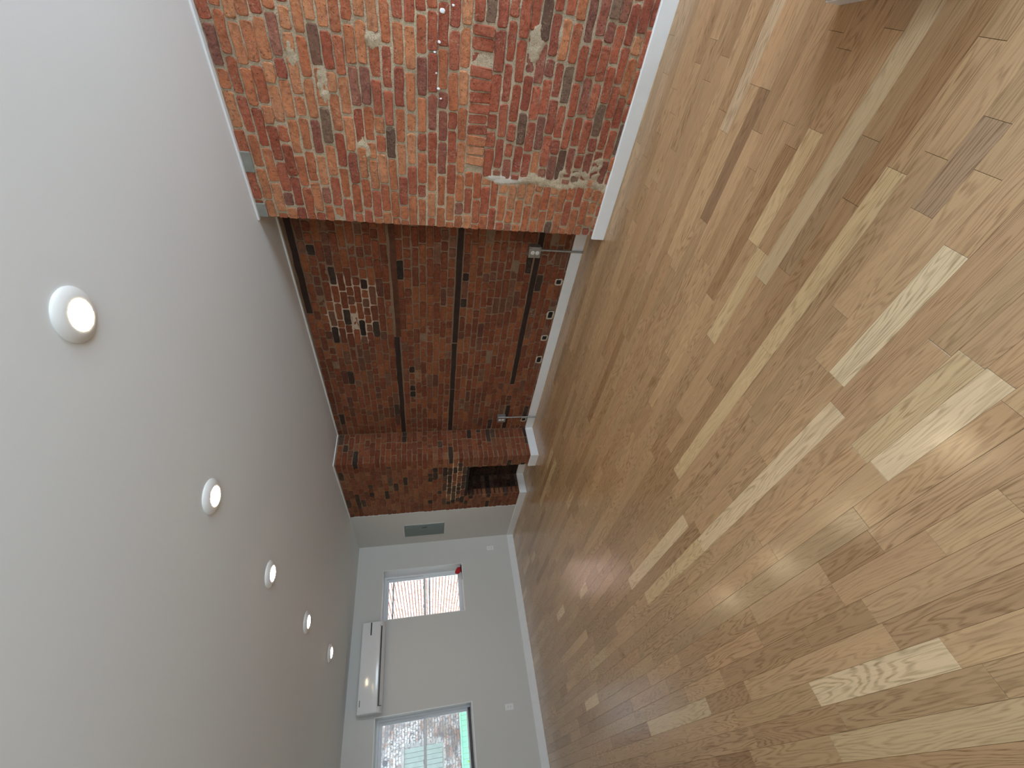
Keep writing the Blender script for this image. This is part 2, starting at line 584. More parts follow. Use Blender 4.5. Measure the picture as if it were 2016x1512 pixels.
def rough_slab(name, u0, u1, v0, v1, step, fn, mat, parent=None, amp=0.004, freq=22.0, seed=0.0, holes=(), lift=None):
    """a rough mortar face: fn(u, v, out) -> world point"""
    nu, nv = max(1, round((u1 - u0) / step)), max(1, round((v1 - v0) / step))
    V, Fc = [], []
    for j in range(nv + 1):
        for i in range(nu + 1):
            u, v = u0 + (u1 - u0) * i / nu, v0 + (v1 - v0) * j / nv
            d = noise.noise(Vector((u * freq, v * freq, seed))) * amp + noise.noise(Vector((u * 5, v * 5, seed + 9))) * amp
            if lift is not None: d -= lift(u, v)
            V.append(fn(u, v, d))
    for j in range(nv):
        for i in range(nu):
            u, v = u0 + (u1 - u0) * (i + .5) / nu, v0 + (v1 - v0) * (j + .5) / nv
            if any(h[0] < u < h[1] and h[2] < v < h[3] for h in holes):
                continue
            k = j * (nu + 1) + i
            Fc.append((k, k + 1, k + nu + 2, k + nu + 1))
    me = mesh_from(V, Fc, name, smooth=True)
    return link(name, me, mat, parent)

# ------------------------------------------------------------------ room sizes
PIER_X, PIER_Y1 = 3.145, 1.60
ALC_X = 3.50
CH_Y = 4.690            # chimney breast side face
CH_X = 3.040            # chimney breast front face
BR_END = 6.08           # bricks stop, plaster starts
FAR_Y = 7.17
LEFT_X = -1.65
FB_Y0, FB_Y1, FB_Z, FB_X = 4.92, 5.68, 0.91, 3.36
def ceil_z(y): return 2.640 - 0.0105 * y

# ------------------------------------------------------------------ floor
floor = MB().box(LEFT_X - 0.2, 3.75, FRONT_Y - 0.2, FAR_Y + 0.35, -0.12, -0.016).build('floor', M['subfloor'])
struct(floor)
PW, PHASE, SKEW = 0.081, 0.540, 0.032
OAK = [(srgb(190, 155, 120), 5), (srgb(186, 151, 117), 5), (srgb(194, 159, 123), 3), (srgb(180, 144, 110), 3), (srgb(187, 150, 116), 3), (srgb(166, 130, 98), 0.9), (srgb(208, 178, 140), 0.8)]
PALE = srgb(222, 194, 156)
FIXED = {}   # row -> list of (y0, y1, colour) of boards that stand out
def fix(s_mid, y0, y1, col):
    FIXED.setdefault(round((s_mid - PHASE) / PW - 0.5), []).append((y0, y1, col))
fix(0.58, 0.616, 1.055, PALE)
fix(0.82, 1.023, 2.165, PALE)
fix(0.155, 2.718, 3.625, srgb(204, 176, 138))
fix(0.09, 1.252, 1.88, PALE)
fix(0.985, 2.20, 3.20, PALE)
fix(0.905, 0.436, 0.95, srgb(222, 197, 160))
fix(2.20, -0.10, 0.517, srgb(200, 172, 138))
fix(1.07, 0.15, 0.40, srgb(170, 140, 110))
fix(1.395, 0.295, 0.80, srgb(172, 142, 108))
fix(0.50, 4.58, 5.022, PALE)
fix(1.38, 5.03, 5.39, PALE)
fix(0.50, 1.22, 2.88, srgb(176, 146, 110))
fix(1.50, -0.2, 0.9, srgb(204, 178, 142))
fix(2.0, 0.3, 0.9, srgb(150, 118, 88))
prng = random.Random(77)
def oak_colour():
    tot = sum(w for _, w in OAK); r = prng.random() * tot
    for c, w in OAK:
        r -= w
        if r <= 0: break
    k = prng.uniform(0.87, 1.09)
    return (min(1, c[0] * k), min(1, c[1] * k), min(1, c[2] * k * 0.93))

def plank_shape(hw, hl, th=0.016, ch=0.0006):
    V = []
    for z, e in ((-th, 0.0), (-ch, 0.0), (0.0, ch)):
        V += [(-hw + e, -hl + e, z), (hw - e, -hl + e, z), (hw - e, hl - e, z), (-hw + e, hl - e, z)]
    Fc = []
    for r in (0, 4):
        for i in range(4):
            k = (i + 1) % 4
            Fc.append((r + i, r + k, r + 4 + k, r + 4 + i))
    Fc.append((8, 9, 10, 11))
    return V, Fc

def right_edge(y):
    if y < PIER_Y1: return PIER_X
    if y < CH_Y: return ALC_X
    if FB_Y0 < y < FB_Y1: return FB_X
    return CH_X
planks = []
r0, r1 = int((LEFT_X - PHASE) / PW) - 1, int((3.75 - PHASE) / PW) + 4
for r in range(r0, r1):
    s = PHASE + (r + 0.5) * PW
    fixed = sorted(FIXED.get(r, []))
    segs, y = [], FRONT_Y - 0.05 - prng.uniform(0, 0.5)
    marks = fixed + [(FAR_Y + 0.05, FAR_Y + 0.05, None)]
    for (a, b_, col) in marks:
        while y < a - 0.001:
            L = min(max(prng.lognormvariate(-0.42, 0.5), 0.24), 1.55)
            e = y + L
            if e > a - 0.2: e = a
            segs.append((y, e, oak_colour())); y = e
        if col is not None:
            segs.append((a, b_, col)); y = b_
    for (a, b_, col) in segs:
        a, b_ = max(a, FRONT_Y), min(b_, FAR_Y)
        if b_ - a < 0.02: continue
        ym = (a + b_) / 2
        x = s - SKEW * ym
        if x > max(right_edge(a + .01), right_edge(b_ - .01), right_edge(ym)) + PW / 2 or x < LEFT_X - PW / 2: continue
        planks.append((x, ym, b_ - a, col))
items = []
for (x, y, L, col) in planks:
    q = [Vector((x - PW / 2 + SKEW * L / 2, y - L / 2, 0)), Vector((x + PW / 2 + SKEW * L / 2, y - L / 2, 0)), Vector((x + PW / 2 - SKEW * L / 2, y + L / 2, 0)), Vector((x - PW / 2 - SKEW * L / 2, y + L / 2, 0))]
    a = 0.0
    # boards cut by the frame still count by what can be seen of them
    n = 5
    for k in range(n):
        t0, t1 = k / n, (k + 1) / n
        cor = [q[0].lerp(q[3], t0), q[1].lerp(q[2], t0), q[1].lerp(q[2], t1), q[0].lerp(q[3], t1)]
        a += seen_area(cor)
    items.append((a, x, y, L, col))
items.sort(key=lambda i: -i[0])
PLANK_MESH = {}
rest = []
for n, (a, x, y, L, col) in enumerate(items):
    rot = Euler((0, 0, math.atan(SKEW)))
    seed_ = prng.random()
    dz = prng.uniform(-0.00025, 0.00025)
    if n < 300 and a > 0:
        Lq = round(L / 0.05) * 0.05 if L > 0.1 else 0.1
        key = round(Lq, 2)
        if key not in PLANK_MESH:
            V, Fc = plank_shape(PW / 2 - 0.0003, key / 2)
            PLANK_MESH[key] = mesh_from(V, Fc, 'plank')
            PLANK_MESH[key].materials.append(M['oak'])
        o = bpy.data.objects.new('floor_board', PLANK_MESH[key])
        COL.objects.link(o)
        o.parent = floor
        o.location = (x, y, dz)
        o.rotation_euler = rot
        o.scale = (1, (L - 0.0006) / key, 1)
        o.color = (*col, seed_)
    else:
        V, Fc = plank_shape(PW / 2 - 0.0003, L / 2 - 0.0003)
        rest.append((V, Fc, Matrix.Translation((x, y, dz)) @ rot.to_matrix().to_4x4(), (*col, seed_)))
join_pieces(rest, 'far_floor_boards', M['oak_joined'], floor)

# ------------------------------------------------------------------ ceiling
def sloped_box(x0, x1, y0, y1, th):
    V = [(x0, y0, ceil_z(y0)), (x1, y0, ceil_z(y0)), (x1, y1, ceil_z(y1)), (x0, y1, ceil_z(y1))]
    V += [(x, y, z + th) for x, y, z in V]
    return mesh_from(V, [(0, 1, 2, 3), (7, 6, 5, 4), (0, 4, 5, 1), (1, 5, 6, 2), (2, 6, 7, 3), (3, 7, 4, 0)], 'ceiling')
ceiling = struct(link('ceiling', sloped_box(LEFT_X - 0.2, 3.75, FRONT_Y - 0.2, FAR_Y + 0.4, 0.2), M['ceiling']))

def bead(name, x0, x1, y0, y1, drop):
    V = []
    for z0 in (0.002, -drop):
        V += [(x0, y0, ceil_z(y0) + z0), (x1, y0, ceil_z(y0) + z0), (x1, y1, ceil_z(y1) + z0), (x0, y1, ceil_z(y1) + z0)]
    return struct(link(name, mesh_from(V, [(0, 1, 2, 3), (7, 6, 5, 4), (0, 4, 5, 1), (1, 5, 6, 2), (2, 6, 7, 3), (3, 7, 4, 0)], name), M['trim']))
bead('trim_1', PIER_X - 0.030, PIER_X + 0.03, FRONT_Y, PIER_Y1 + 0.012, 0.010)
bead('trim_2', ALC_X - 0.018, ALC_X + 0.03, PIER_Y1, CH_Y, 0.012)
bead('trim_3', CH_X - 0.016, ALC_X, CH_Y - 0.016, CH_Y + 0.02, 0.012)
bead('trim_4', CH_X - 0.016, CH_X + 0.03, CH_Y + 0.0201, BR_END, 0.012)

# ------------------------------------------------------------------ pier wall of rough brick (thicker part of the right-hand wall)
wall_pier = MB().box(PIER_X + 0.055, ALC_X + 0.25, FRONT_Y - 0.1, PIER_Y1 - 0.02, -0.05, 2.70).build('wall_right', M['mortar_pier'])
struct(wall_pier)
def pier_lift(y, z):
    k = 0.0
    sy = 1.208 + 0.018 * math.sin(z * 17) + 0.03 * noise.noise(Vector((z * 9, 3, 1)))
    if 0.08 < z < 1.04:                     # mortar left proud along the old opening's straight joint
        k = max(k, 0.0088 * min(1.0, 1.6 * max(0.0, 1 - abs(y - sy) / 0.050)))
    if 0.15 < z < 0.5 and y > 1.0: k = max(k, 0.006 * max(0.0, 1 - abs(y - 1.13) / 0.10))
    for (cy, cz, ry, rz) in ((0.40, 0.80, 0.11, 0.05), (0.36, 0.66, 0.05, 0.03), (1.10, 1.86, 0.06, 0.06), (0.62, 2.20, 0.08, 0.03), (0.20, 0.90, 0.10, 0.05), (1.05, 0.22, 0.06, 0.05), (0.75, 2.05, 0.12, 0.04), (0.5, 1.75, 0.05, 0.05)):
        d = ((y - cy) / ry) ** 2 + ((z - cz) / rz) ** 2
        if d < 1: k = max(k, 0.0092 * min(1.0, 1.8 * (1 - d)))
    if k > 0: k += (0.007 * noise.noise(Vector((y * 27, z * 27, 4))) + 0.003 * noise.noise(Vector((y * 48, z * 48, 8)))) * min(1, k / 0.004)
    return k
rough_slab('mortar', FRONT_Y, PIER_Y1 - 0.004, 0.0, 2.66, 0.012, lambda u, v, d: (PIER_X + 0.0068 + d, u, v), M['mortar_pier'], wall_pier, amp=0.0026, freq=38, lift=pier_lift)
rough_slab('end_mortar', PIER_X + 0.01, ALC_X, 0.0, 2.66, 0.03, lambda u, v, d: (u, PIER_Y1 - 0.008 + d, v), M['mortar_pier'], wall_pier, amp=0.004)

ORANGE = [srgb(186, 116, 80), srgb(178, 106, 72), srgb(190, 124, 86), srgb(174, 100, 70), srgb(194, 132, 94)]
RED = [srgb(168, 92, 68), srgb(160, 86, 63), srgb(174, 98, 73), srgb(154, 84, 65)]
PURPLE = [srgb(150, 90, 74), srgb(138, 82, 68), srgb(154, 100, 82), srgb(136, 88, 74)]
DARK = [srgb(122, 88, 72), srgb(108, 80, 66), srgb(128, 100, 82)]
brng = random.Random(2024)
def shade(c, a=0.10):
    k = brng.uniform(1 - a, 1 + a)
    return tuple(min(1.0, x * k) for x in c)
def pier_colour(y, z):  # brick hues by zone; warm lamplight above and cool daylight below partly painted in
    infill = z < 1.05 and y < 1.22
    hi = z > 1.5 or y > 1.25
    r = brng.random()
    if infill:
        pal = RED if r < 0.58 else PURPLE if r < 0.84 else DARK if r < 0.91 else ORANGE
    elif hi:
        pal = ORANGE if r < 0.72 else RED if r < 0.92 else PURPLE if r < 0.98 else DARK
    else:
        pal = RED if r < 0.52 else ORANGE if r < 0.84 else PURPLE if r < 0.96 else DARK
    return shade(brng.choice(pal))

bricks = []
CH_ = 0.0655
SOLD = (0.36, 1.17, 1.035, 1.200)            # turned bricks of the old opening's flat arch: y0 y1 z0 z1
rows = int(2.66 / CH_) + 1
for r in range(rows):
    z = 0.010 + r * CH_ + 0.028
    if z - 0.03 > 2.63: break
    top = 2.625
    H = min(0.0545 + brng.gauss(0, 0.0022), 2 * (top - z) + 0.01)
    if z + H / 2 > top:
        H = top - (z - 0.0285); zc = z - 0.0285 + H / 2
        if H < 0.02: continue
    else:
        zc = z
    holes = []
    if 1.06 < z < 1.18: holes.append((SOLD[0] - 0.010, SOLD[1] + 0.004))
    if z < SOLD[2]: holes.append((1.195 + 0.012 * math.sin(z * 31), 1.222 + 0.015 * math.sin(z * 17)))
    for (a, b) in subtract(FRONT_Y, PIER_Y1, holes):
        for (u, L) in lay_course(a + 0.003, b, r, brng, 0.17, joint=0.0125):
            wob = 0.004 * math.sin(u * 3.1 + r * 0.7)
            bricks.append(dict(c=(PIER_X, u, zc + wob), L=L, H=H, face='-X', col=pier_colour(u, z), out=brng.gauss(0.0005, 0.0026)))
ys = SOLD[0]
while ys < SOLD[1] - 0.04:
    w = brng.uniform(0.056, 0.070)
    hh = brng.uniform(0.112, 0.134)
    bricks.append(dict(c=(PIER_X, ys + w / 2, 1.186 - hh / 2 - brng.uniform(0, 0.006)), L=w - 0.009, H=hh, face='-X', col=shade(brng.choice(ORANGE if ys > 0.92 else RED)), out=brng.gauss(0, 0.004), tilt=brng.gauss(0, 0.03)))
    ys += w
print('pier bricks', place_bricks(bricks, wall_pier, M['brick'], M['brick_joined'], 300, 3))
# smears of mortar squeezed out along the old opening's straight joint, and paint specks
def lump(name, c, ru, rz, th, mat, parent, rng, n=14, face='-X'):
    V, top = [], []
    for ring, (k, o) in enumerate(((1.0, -0.008), (0.93, th * 0.7), (0.55, th))):
        for i in range(n):
            a = 2 * PI * i / n
            rr = k * (1 + 0.28 * noise.noise(Vector((math.cos(a) * 1.7, math.sin(a) * 1.7, c[1] * 13 + c[2] * 7))))
            V.append((ru * rr * math.cos(a), o + rng.gauss(0, th * 0.08), rz * rr * math.sin(a)))
    Fc = []
    for r in (0, 1):
        for i in range(n):
            k = (i + 1) % n
            Fc.append((r * n + i, r * n + k, (r + 1) * n + k, (r + 1) * n + i))
    Fc.append(tuple(range(2 * n, 3 * n)))
    if face == '-X':
        V = [(c[0] - b, c[1] - a, c[2] + z) for a, b, z in V]
    else:
        V = [(c[0] + a, c[1] - b, c[2] + z) for a, b, z in V]
    o = link(name, mesh_from(V, Fc, name, smooth=True), mat, parent)
    return o
M['white_paint'] = plain('white_paint_speck', (0.85, 0.85, 0.84), 0.5)
for (px_y, px_z, s) in ((0.33, 1.36, 0.013), (0.42, 1.40, 0.007), (0.47, 1.375, 0.008), (0.52, 1.40, 0.006), (0.70, 1.375, 0.007), (0.62, 1.39, 0.005), (0.30, 1.30, 0.006), (0.75, 1.36, 0.005)):
    lump('paint_speck', (PIER_X - 0.004, px_y, px_z), s, s * 1.3, 0.0006, M['white_paint'], wall_pier, brng, 10)
for (y0, y1, z0, z1) in ((1.165, 1.295, 2.560, 2.632), (1.500, 1.598, 2.555, 2.632)):
    MB().box(PIER_X - 0.010, PIER_X + 0.06, y0, y1, z0, z1, 0.006).build('cement_patch', M['cement'], wall_pier)

# ------------------------------------------------------------------ alcove wall
wall_alcove = MB().box(ALC_X + 0.05, ALC_X + 0.25, PIER_Y1 - 0.1, FAR_Y + 0.3, -0.05, 2.70).build('wall_right_alcove', M['mortar_alcove'])
struct(wall_alcove)
rough_slab('mortar', PIER_Y1 - 0.02, CH_Y + 0.02, 0.0, 2.64, 0.02, lambda u, v, d: (ALC_X + 0.0055 + d, u, v), M['mortar_alcove'], wall_alcove, amp=0.0016, freq=30, seed=3)
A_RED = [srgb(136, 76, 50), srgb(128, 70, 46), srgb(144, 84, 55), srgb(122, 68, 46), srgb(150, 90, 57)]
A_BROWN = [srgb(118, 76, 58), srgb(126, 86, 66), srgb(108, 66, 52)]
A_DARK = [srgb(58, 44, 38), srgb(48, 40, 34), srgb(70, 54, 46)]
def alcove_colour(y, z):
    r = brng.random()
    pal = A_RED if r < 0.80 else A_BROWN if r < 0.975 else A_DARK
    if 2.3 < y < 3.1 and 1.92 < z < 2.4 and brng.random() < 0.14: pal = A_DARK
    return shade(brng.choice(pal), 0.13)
AH = 0.0667
STRIP_ROWS = {}
bricks = []
z_ref = 1.12
strip_z = {0: z_ref, -11: z_ref - 11 * AH, 9: z_ref + 9 * AH, 21: z_ref + 21 * AH}
HOLES = [(2.287, 0.05), (2.70, 0.085), (3.023, 0.055), (3.363, 0.09), (4.50, 0.06)]
for k in range(-17, 23):
    z0 = z_ref + k * AH
    zc = z0 + AH / 2
    if zc < 0.03 or z0 > ceil_z(3) - 0.03: continue
    a0 = PIER_Y1 - 0.02
    gaps = []
    if k == 0 or k == 9: continue
    if k == -11: gaps.append((a0, 3.80)); gaps.append((4.18, CH_Y))
    if k == 21: gaps.append((a0, 2.75))
    H = min(0.057 + brng.gauss(0, 0.0015), ceil_z(3) - z0)
    if H < 0.02: continue
    if k == -15:
        for (hy, hw) in HOLES: gaps.append((hy - hw / 2 - 0.016, hy + hw / 2 + 0.016))
    for (a, b) in subtract(a0, CH_Y, gaps):
        for (u, L) in lay_course(a, b, k, brng, 0.30, header_row=(k % 6 == 1), joint=0.009):
            bricks.append(dict(c=(ALC_X, u, z0 + 0.005 + H / 2 + 0.003 * math.sin(u * 2.7 + k)), L=L, H=H, face='-X', col=alcove_colour(u, z0), out=brng.gauss(0, 0.0025)))
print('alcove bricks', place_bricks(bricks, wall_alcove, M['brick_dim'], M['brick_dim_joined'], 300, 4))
def strip(y0, y1, z0, mat, sag=0.0):
    n = max(2, int((y1 - y0) / 0.12))
    V, Fc = [], []
    for i in range(n + 1):
        y = y0 + (y1 - y0) * i / n
        z = z0 + sag * math.sin(y * 1.3) + brng.gauss(0, 0.0012)
        x = ALC_X + 0.0005 + brng.gauss(0, 0.0008)
        V += [(x, y, z), (x, y, z + 0.052 + brng.gauss(0, 0.002)), (x + 0.06, y, z + 0.054), (x + 0.06, y, z - 0.002)]
    for i in range(n):
        for q in range(4):
            a, b = i * 4 + q, i * 4 + (q + 1) % 4
            Fc.append((a, a + 4, b + 4, b))
    Fc.append((0, 1, 2, 3)); Fc.append(tuple(n * 4 + q for q in (3, 2, 1, 0)))
    return link('timber_strip', mesh_from(V, Fc, 'timber_strip'), mat, wall_alcove)
Z1, Z2, Z3, Z4 = strip_z[9] + 0.005, strip_z[0] + 0.005, strip_z[-11] + 0.005, strip_z[21] + 0.005
strip(PIER_Y1 - 0.02, 3.02, Z1 - 0.01, M['timber_brown']); strip(3.03, CH_Y - 0.01, Z1 + 0.008, M['timber'])
strip(PIER_Y1 - 0.02, 3.10, Z2, M['timber']); strip(3.12, 3.85, Z2 + 0.002, M['timber']); strip(3.865, CH_Y - 0.01, Z2, M['timber'])
strip(PIER_Y1 - 0.02, 3.78, Z3, M['timber']); strip(4.20, CH_Y - 0.01, Z3 - 0.012, M['timber'])
strip(PIER_Y1 - 0.02, 2.73, Z4, M['timber'])
hz = z_ref - 15 * AH + AH / 2
def frame_ring(cy, cz, w, h, wid, parent):
    """ragged pale mortar round a pocket"""
    n = 20
    V, Fc = [], []
    for ring in range(3):
        for i in range(n):
            a = 2 * PI * i / n
            ca, sa = math.cos(a), math.sin(a)
            q = max(abs(ca) / (w / 2), abs(sa) / (h / 2))
            iy, iz = ca / q, sa / q
            if ring == 2:
                g = wid * (1 + 0.6 * noise.noise(Vector((ca * 2, sa * 2, cy * 5))))
                iy += g * ca * 1.2; iz += g * sa * 1.2
            x = ALC_X + (0.05, -0.004, -0.002)[ring]
            V.append((x + brng.gauss(0, 0.0008), cy + iy, cz + iz))
    for r in (0, 1):
        for i in range(n):
            k = (i + 1) % n
            Fc.append((r * n + i, r * n + k, (r + 1) * n + k, (r + 1) * n + i))
    return link('pocket_mortar', mesh_from(V, Fc, 'pocket_mortar'), M['lime_mortar'], parent)
for (hy, hw) in HOLES:
    frame_ring(hy, hz, hw, 0.050, 0.013, wall_alcove)
    MB().box(ALC_X + 0.0015, ALC_X + 0.06, hy - hw / 2 - 0.01, hy + hw / 2 + 0.01, hz - 0.03, hz + 0.03).build('pocket', M['soot'], wall_alcove)  # flat black block puts the shade of an open hole into colour
    
# ------------------------------------------------------------------ chimney breast with the small fireplace
wall_ch = bpy.data.objects.new('wall_right_chimney', None)
mb = MB()
mb.box(CH_X + 0.05, ALC_X + 0.06, CH_Y + 0.05, FB_Y0 - 0.02, -0.05, 2.68)
mb.box(CH_X + 0.05, ALC_X + 0.06, FB_Y1 + 0.02, FAR_Y + 0.1, -0.05, 2.68)
mb.box(CH_X + 0.05, ALC_X + 0.06, FB_Y0 - 0.05, FB_Y1 + 0.05, FB_Z + 0.02, 2.68)
mb.box(FB_X + 0.02, ALC_X + 0.06, FB_Y0 - 0.05, FB_Y1 + 0.05, -0.05, FB_Z + 0.05)
bpy.data.objects.remove(wall_ch)
wall_ch = struct(mb.build('wall_right_chimney', M['mortar_chimney']))
rough_slab('mortar', CH_Y, BR_END, 0.0, 2.62, 0.02, lambda u, v, d: (CH_X + 0.006 + d, u, v), M['mortar_chimney'], wall_ch, amp=0.0016, seed=5, holes=[(FB_Y0, FB_Y1, -1, FB_Z)])
rough_slab('mortar_side', CH_X + 0.004, ALC_X + 0.01, 0.0, 2.62, 0.02, lambda u, v, d: (u, CH_Y + 0.006 + d, v), M['mortar_chimney'], wall_ch, amp=0.0016, seed=6)
rough_slab('firebox_mortar', FB_Y0 - 0.01, FB_Y1 + 0.02, 0.0, FB_Z + 0.02, 0.02, lambda u, v, d: (FB_X + 0.006 + d, u, v), M['mortar_soot'], wall_ch, seed=7)
rough_slab('firebox_mortar', CH_X + 0.01, FB_X + 0.02, 0.0, FB_Z + 0.02, 0.02, lambda u, v, d: (u, FB_Y1 + 0.006 + d, v), M['mortar_soot'], wall_ch, seed=8)
rough_slab('firebox_mortar', CH_X + 0.01, FB_X + 0.02, 0.0, FB_Z + 0.02, 0.02, lambda u, v, d: (u, FB_Y0 - 0.006 - d, v), M['mortar_soot'], wall_ch, seed=9)
MB().box(CH_X + 0.002, FB_X + 0.03, FB_Y0 - 0.03, FB_Y1 + 0.03, FB_Z - 0.010, FB_Z + 0.026, 0.003).build('iron_lintel', M['soot'], wall_ch)
C_BR = [srgb(146, 90, 62), srgb(138, 82, 58), srgb(152, 98, 68), srgb(128, 76, 56)]
C_RED = [srgb(134, 72, 47), srgb(126, 66, 43), srgb(142, 80, 52)]
C_DK = [srgb(78, 58, 48), srgb(66, 50, 42), srgb(92, 70, 58)]
C_SOOT = [srgb(50, 32, 26), srgb(40, 27, 22), srgb(62, 39, 30)]
def ch_front_col(y, z):
    r = brng.random()
    if z < 1.2 and 4.75 < y < 5.85 and z > FB_Z: pal = C_DK if r < 0.62 else C_BR
    else: pal = C_BR if r < 0.74 else C_RED if r < 0.88 else C_DK
    return shade(brng.choice(pal), 0.12)
def ch_side_col():
    r = brng.random()
    return shade(brng.choice(C_RED if r < 0.72 else C_BR if r < 0.85 else C_DK), 0.12)
bricks = []
for r in range(40):
    z0 = 0.02 + r * 0.0655
    H = min(0.0565 + brng.gauss(0, 0.0015), 2.585 - z0)
    if H < 0.02: break
    zc = z0 + H / 2
    quoin_front = r % 2 == 0
    lq = brng.uniform(0.175, 0.2)
    if quoin_front:      # long on the front, its end shows on the side
        fa, sa = CH_Y + lq + 0.009, CH_X + 0.10 + 0.009
        bricks.append(dict(c=(CH_X, CH_Y + lq / 2, zc), L=lq, H=H, face='-X', col=ch_side_col() if z0 > 1.3 else ch_front_col(CH_Y, 0.5), out=0.0))
    else:
        fa, sa = CH_Y + 0.10 + 0.009, CH_X + lq + 0.009
        bricks.append(dict(c=(CH_X + lq / 2, CH_Y, zc), L=lq, H=H, face='-Y', col=ch_side_col(), out=0.0))
    gaps = [(FB_Y0 - 0.002, FB_Y1 + 0.002)] if z0 < FB_Z - 0.015 else []
    for (a, b) in subtract(fa, BR_END + brng.uniform(-0.006, 0.006), gaps):
        if b - a < 0.03: continue
        for (u, L) in lay_course(a, b, r, brng, 0.22, header_row=(r % 6 == 3), joint=0.009):
            bricks.append(dict(c=(CH_X, u, zc), L=L, H=H, face='-X', col=ch_front_col(u, z0), out=brng.gauss(0, 0.002)))
    for (u, L) in lay_course(sa, ALC_X - 0.002, r, brng, 0.25, joint=0.009):
        bricks.append(dict(c=(u, CH_Y, zc), L=L, H=H, face='-Y', col=ch_side_col(), out=brng.gauss(0, 0.002)))
    if z0 < FB_Z - 0.015:
        Hf = min(H, FB_Z - z0 - 0.006)
        for (u, L) in lay_course(FB_Y0, FB_Y1, r, brng, 0.25):
            bricks.append(dict(c=(FB_X, u, z0 + Hf / 2), L=L, H=Hf, face='-X', col=shade(brng.choice(C_SOOT)), out=brng.gauss(0, 0.002)))
        for (u, L) in lay_course(CH_X + 0.105, FB_X, r, brng, 0.25):
            bricks.append(dict(c=(u, FB_Y1, z0 + Hf / 2), L=L, H=Hf, face='-Y', col=shade(brng.choice(C_SOOT + C_DK)), out=brng.gauss(0, 0.002)))
            bricks.append(dict(c=(u, FB_Y0, z0 + Hf / 2), L=L, H=Hf, face='+Y', col=shade(brng.choice(C_SOOT)), out=brng.gauss(0, 0.002)))
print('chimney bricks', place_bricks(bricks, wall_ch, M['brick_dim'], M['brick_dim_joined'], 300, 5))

# plastered part of the right-hand wall beyond the bricks
wall_pl = struct(MB().box(CH_X - 0.008, CH_X + 0.06, BR_END + 0.004, FAR_Y + 0.05, -0.02, 2.68).build('wall_right_plaster', M['wall']))

# ------------------------------------------------------------------ far wall with two windows, left wall, front wall
WIN = [(1.905, 2.617), (0.030, 0.757)]
WZ0, WZ1 = 0.925, 2.165
WZ1b = 2.185
mb = MB()
Y0, Y1 = FAR_Y, FAR_Y + 0.40
mb.box(2.617, 3.75, Y0, Y1, -0.1, 2.75)
mb.box(0.757, 1.905, Y0, Y1, -0.1, 2.75)
mb.box(LEFT_X - 0.2, 0.030, Y0, Y1, -0.1, 2.75)
mb.box(1.905, 2.617, Y0, Y1, -0.1, WZ0); mb.box(1.905, 2.617, Y0, Y1, WZ1, 2.75)
mb.box(0.030, 0.757, Y0, Y1, -0.1, WZ0); mb.box(0.030, 0.757, Y0, Y1, WZ1b, 2.75)
wall_far = struct(mb.build('wall_back', M['wall']))
wall_left = struct(MB().box(LEFT_X - 0.2, LEFT_X, FRONT_Y - 0.2, FAR_Y + 0.05, -0.1, 2.75).build('wall_left', M['wall']))
mb = MB()
xs = sorted(FRONT_WINDOWS)
edges = [LEFT_X - 0.2, xs[0][0], xs[0][1], xs[1][0], xs[1][1], 3.75]
for i in (0, 2, 4):
    mb.box(edges[i], edges[i + 1], FRONT_Y - 0.25, FRONT_Y, -0.1, 2.8)
for i in (1, 3):
    mb.box(edges[i], edges[i + 1], FRONT_Y - 0.25, FRONT_Y, -0.1, FW_Z0)
    mb.box(edges[i], edges[i + 1], FRONT_Y - 0.25, FRONT_Y, FW_Z1, 2.8)
wall_front = struct(mb.build('wall_front', M['wall']))

def frame_rect(mb, x0, x1, y0, y1, z0, z1, w, bev=0.003, wb=None, wt=None):
    wb = w if wb is None else wb
    wt = w if wt is None else wt
    mb.box(x0, x0 + w, y0, y1, z0, z1, bev); mb.box(x1 - w, x1, y0, y1, z0, z1, bev)
    mb.box(x0 + w - .001, x1 - w + .001, y0, y1, z0, z0 + wb, bev); mb.box(x0 + w - .001, x1 - w + .001, y0, y1, z1 - wt, z1, bev)
    return mb

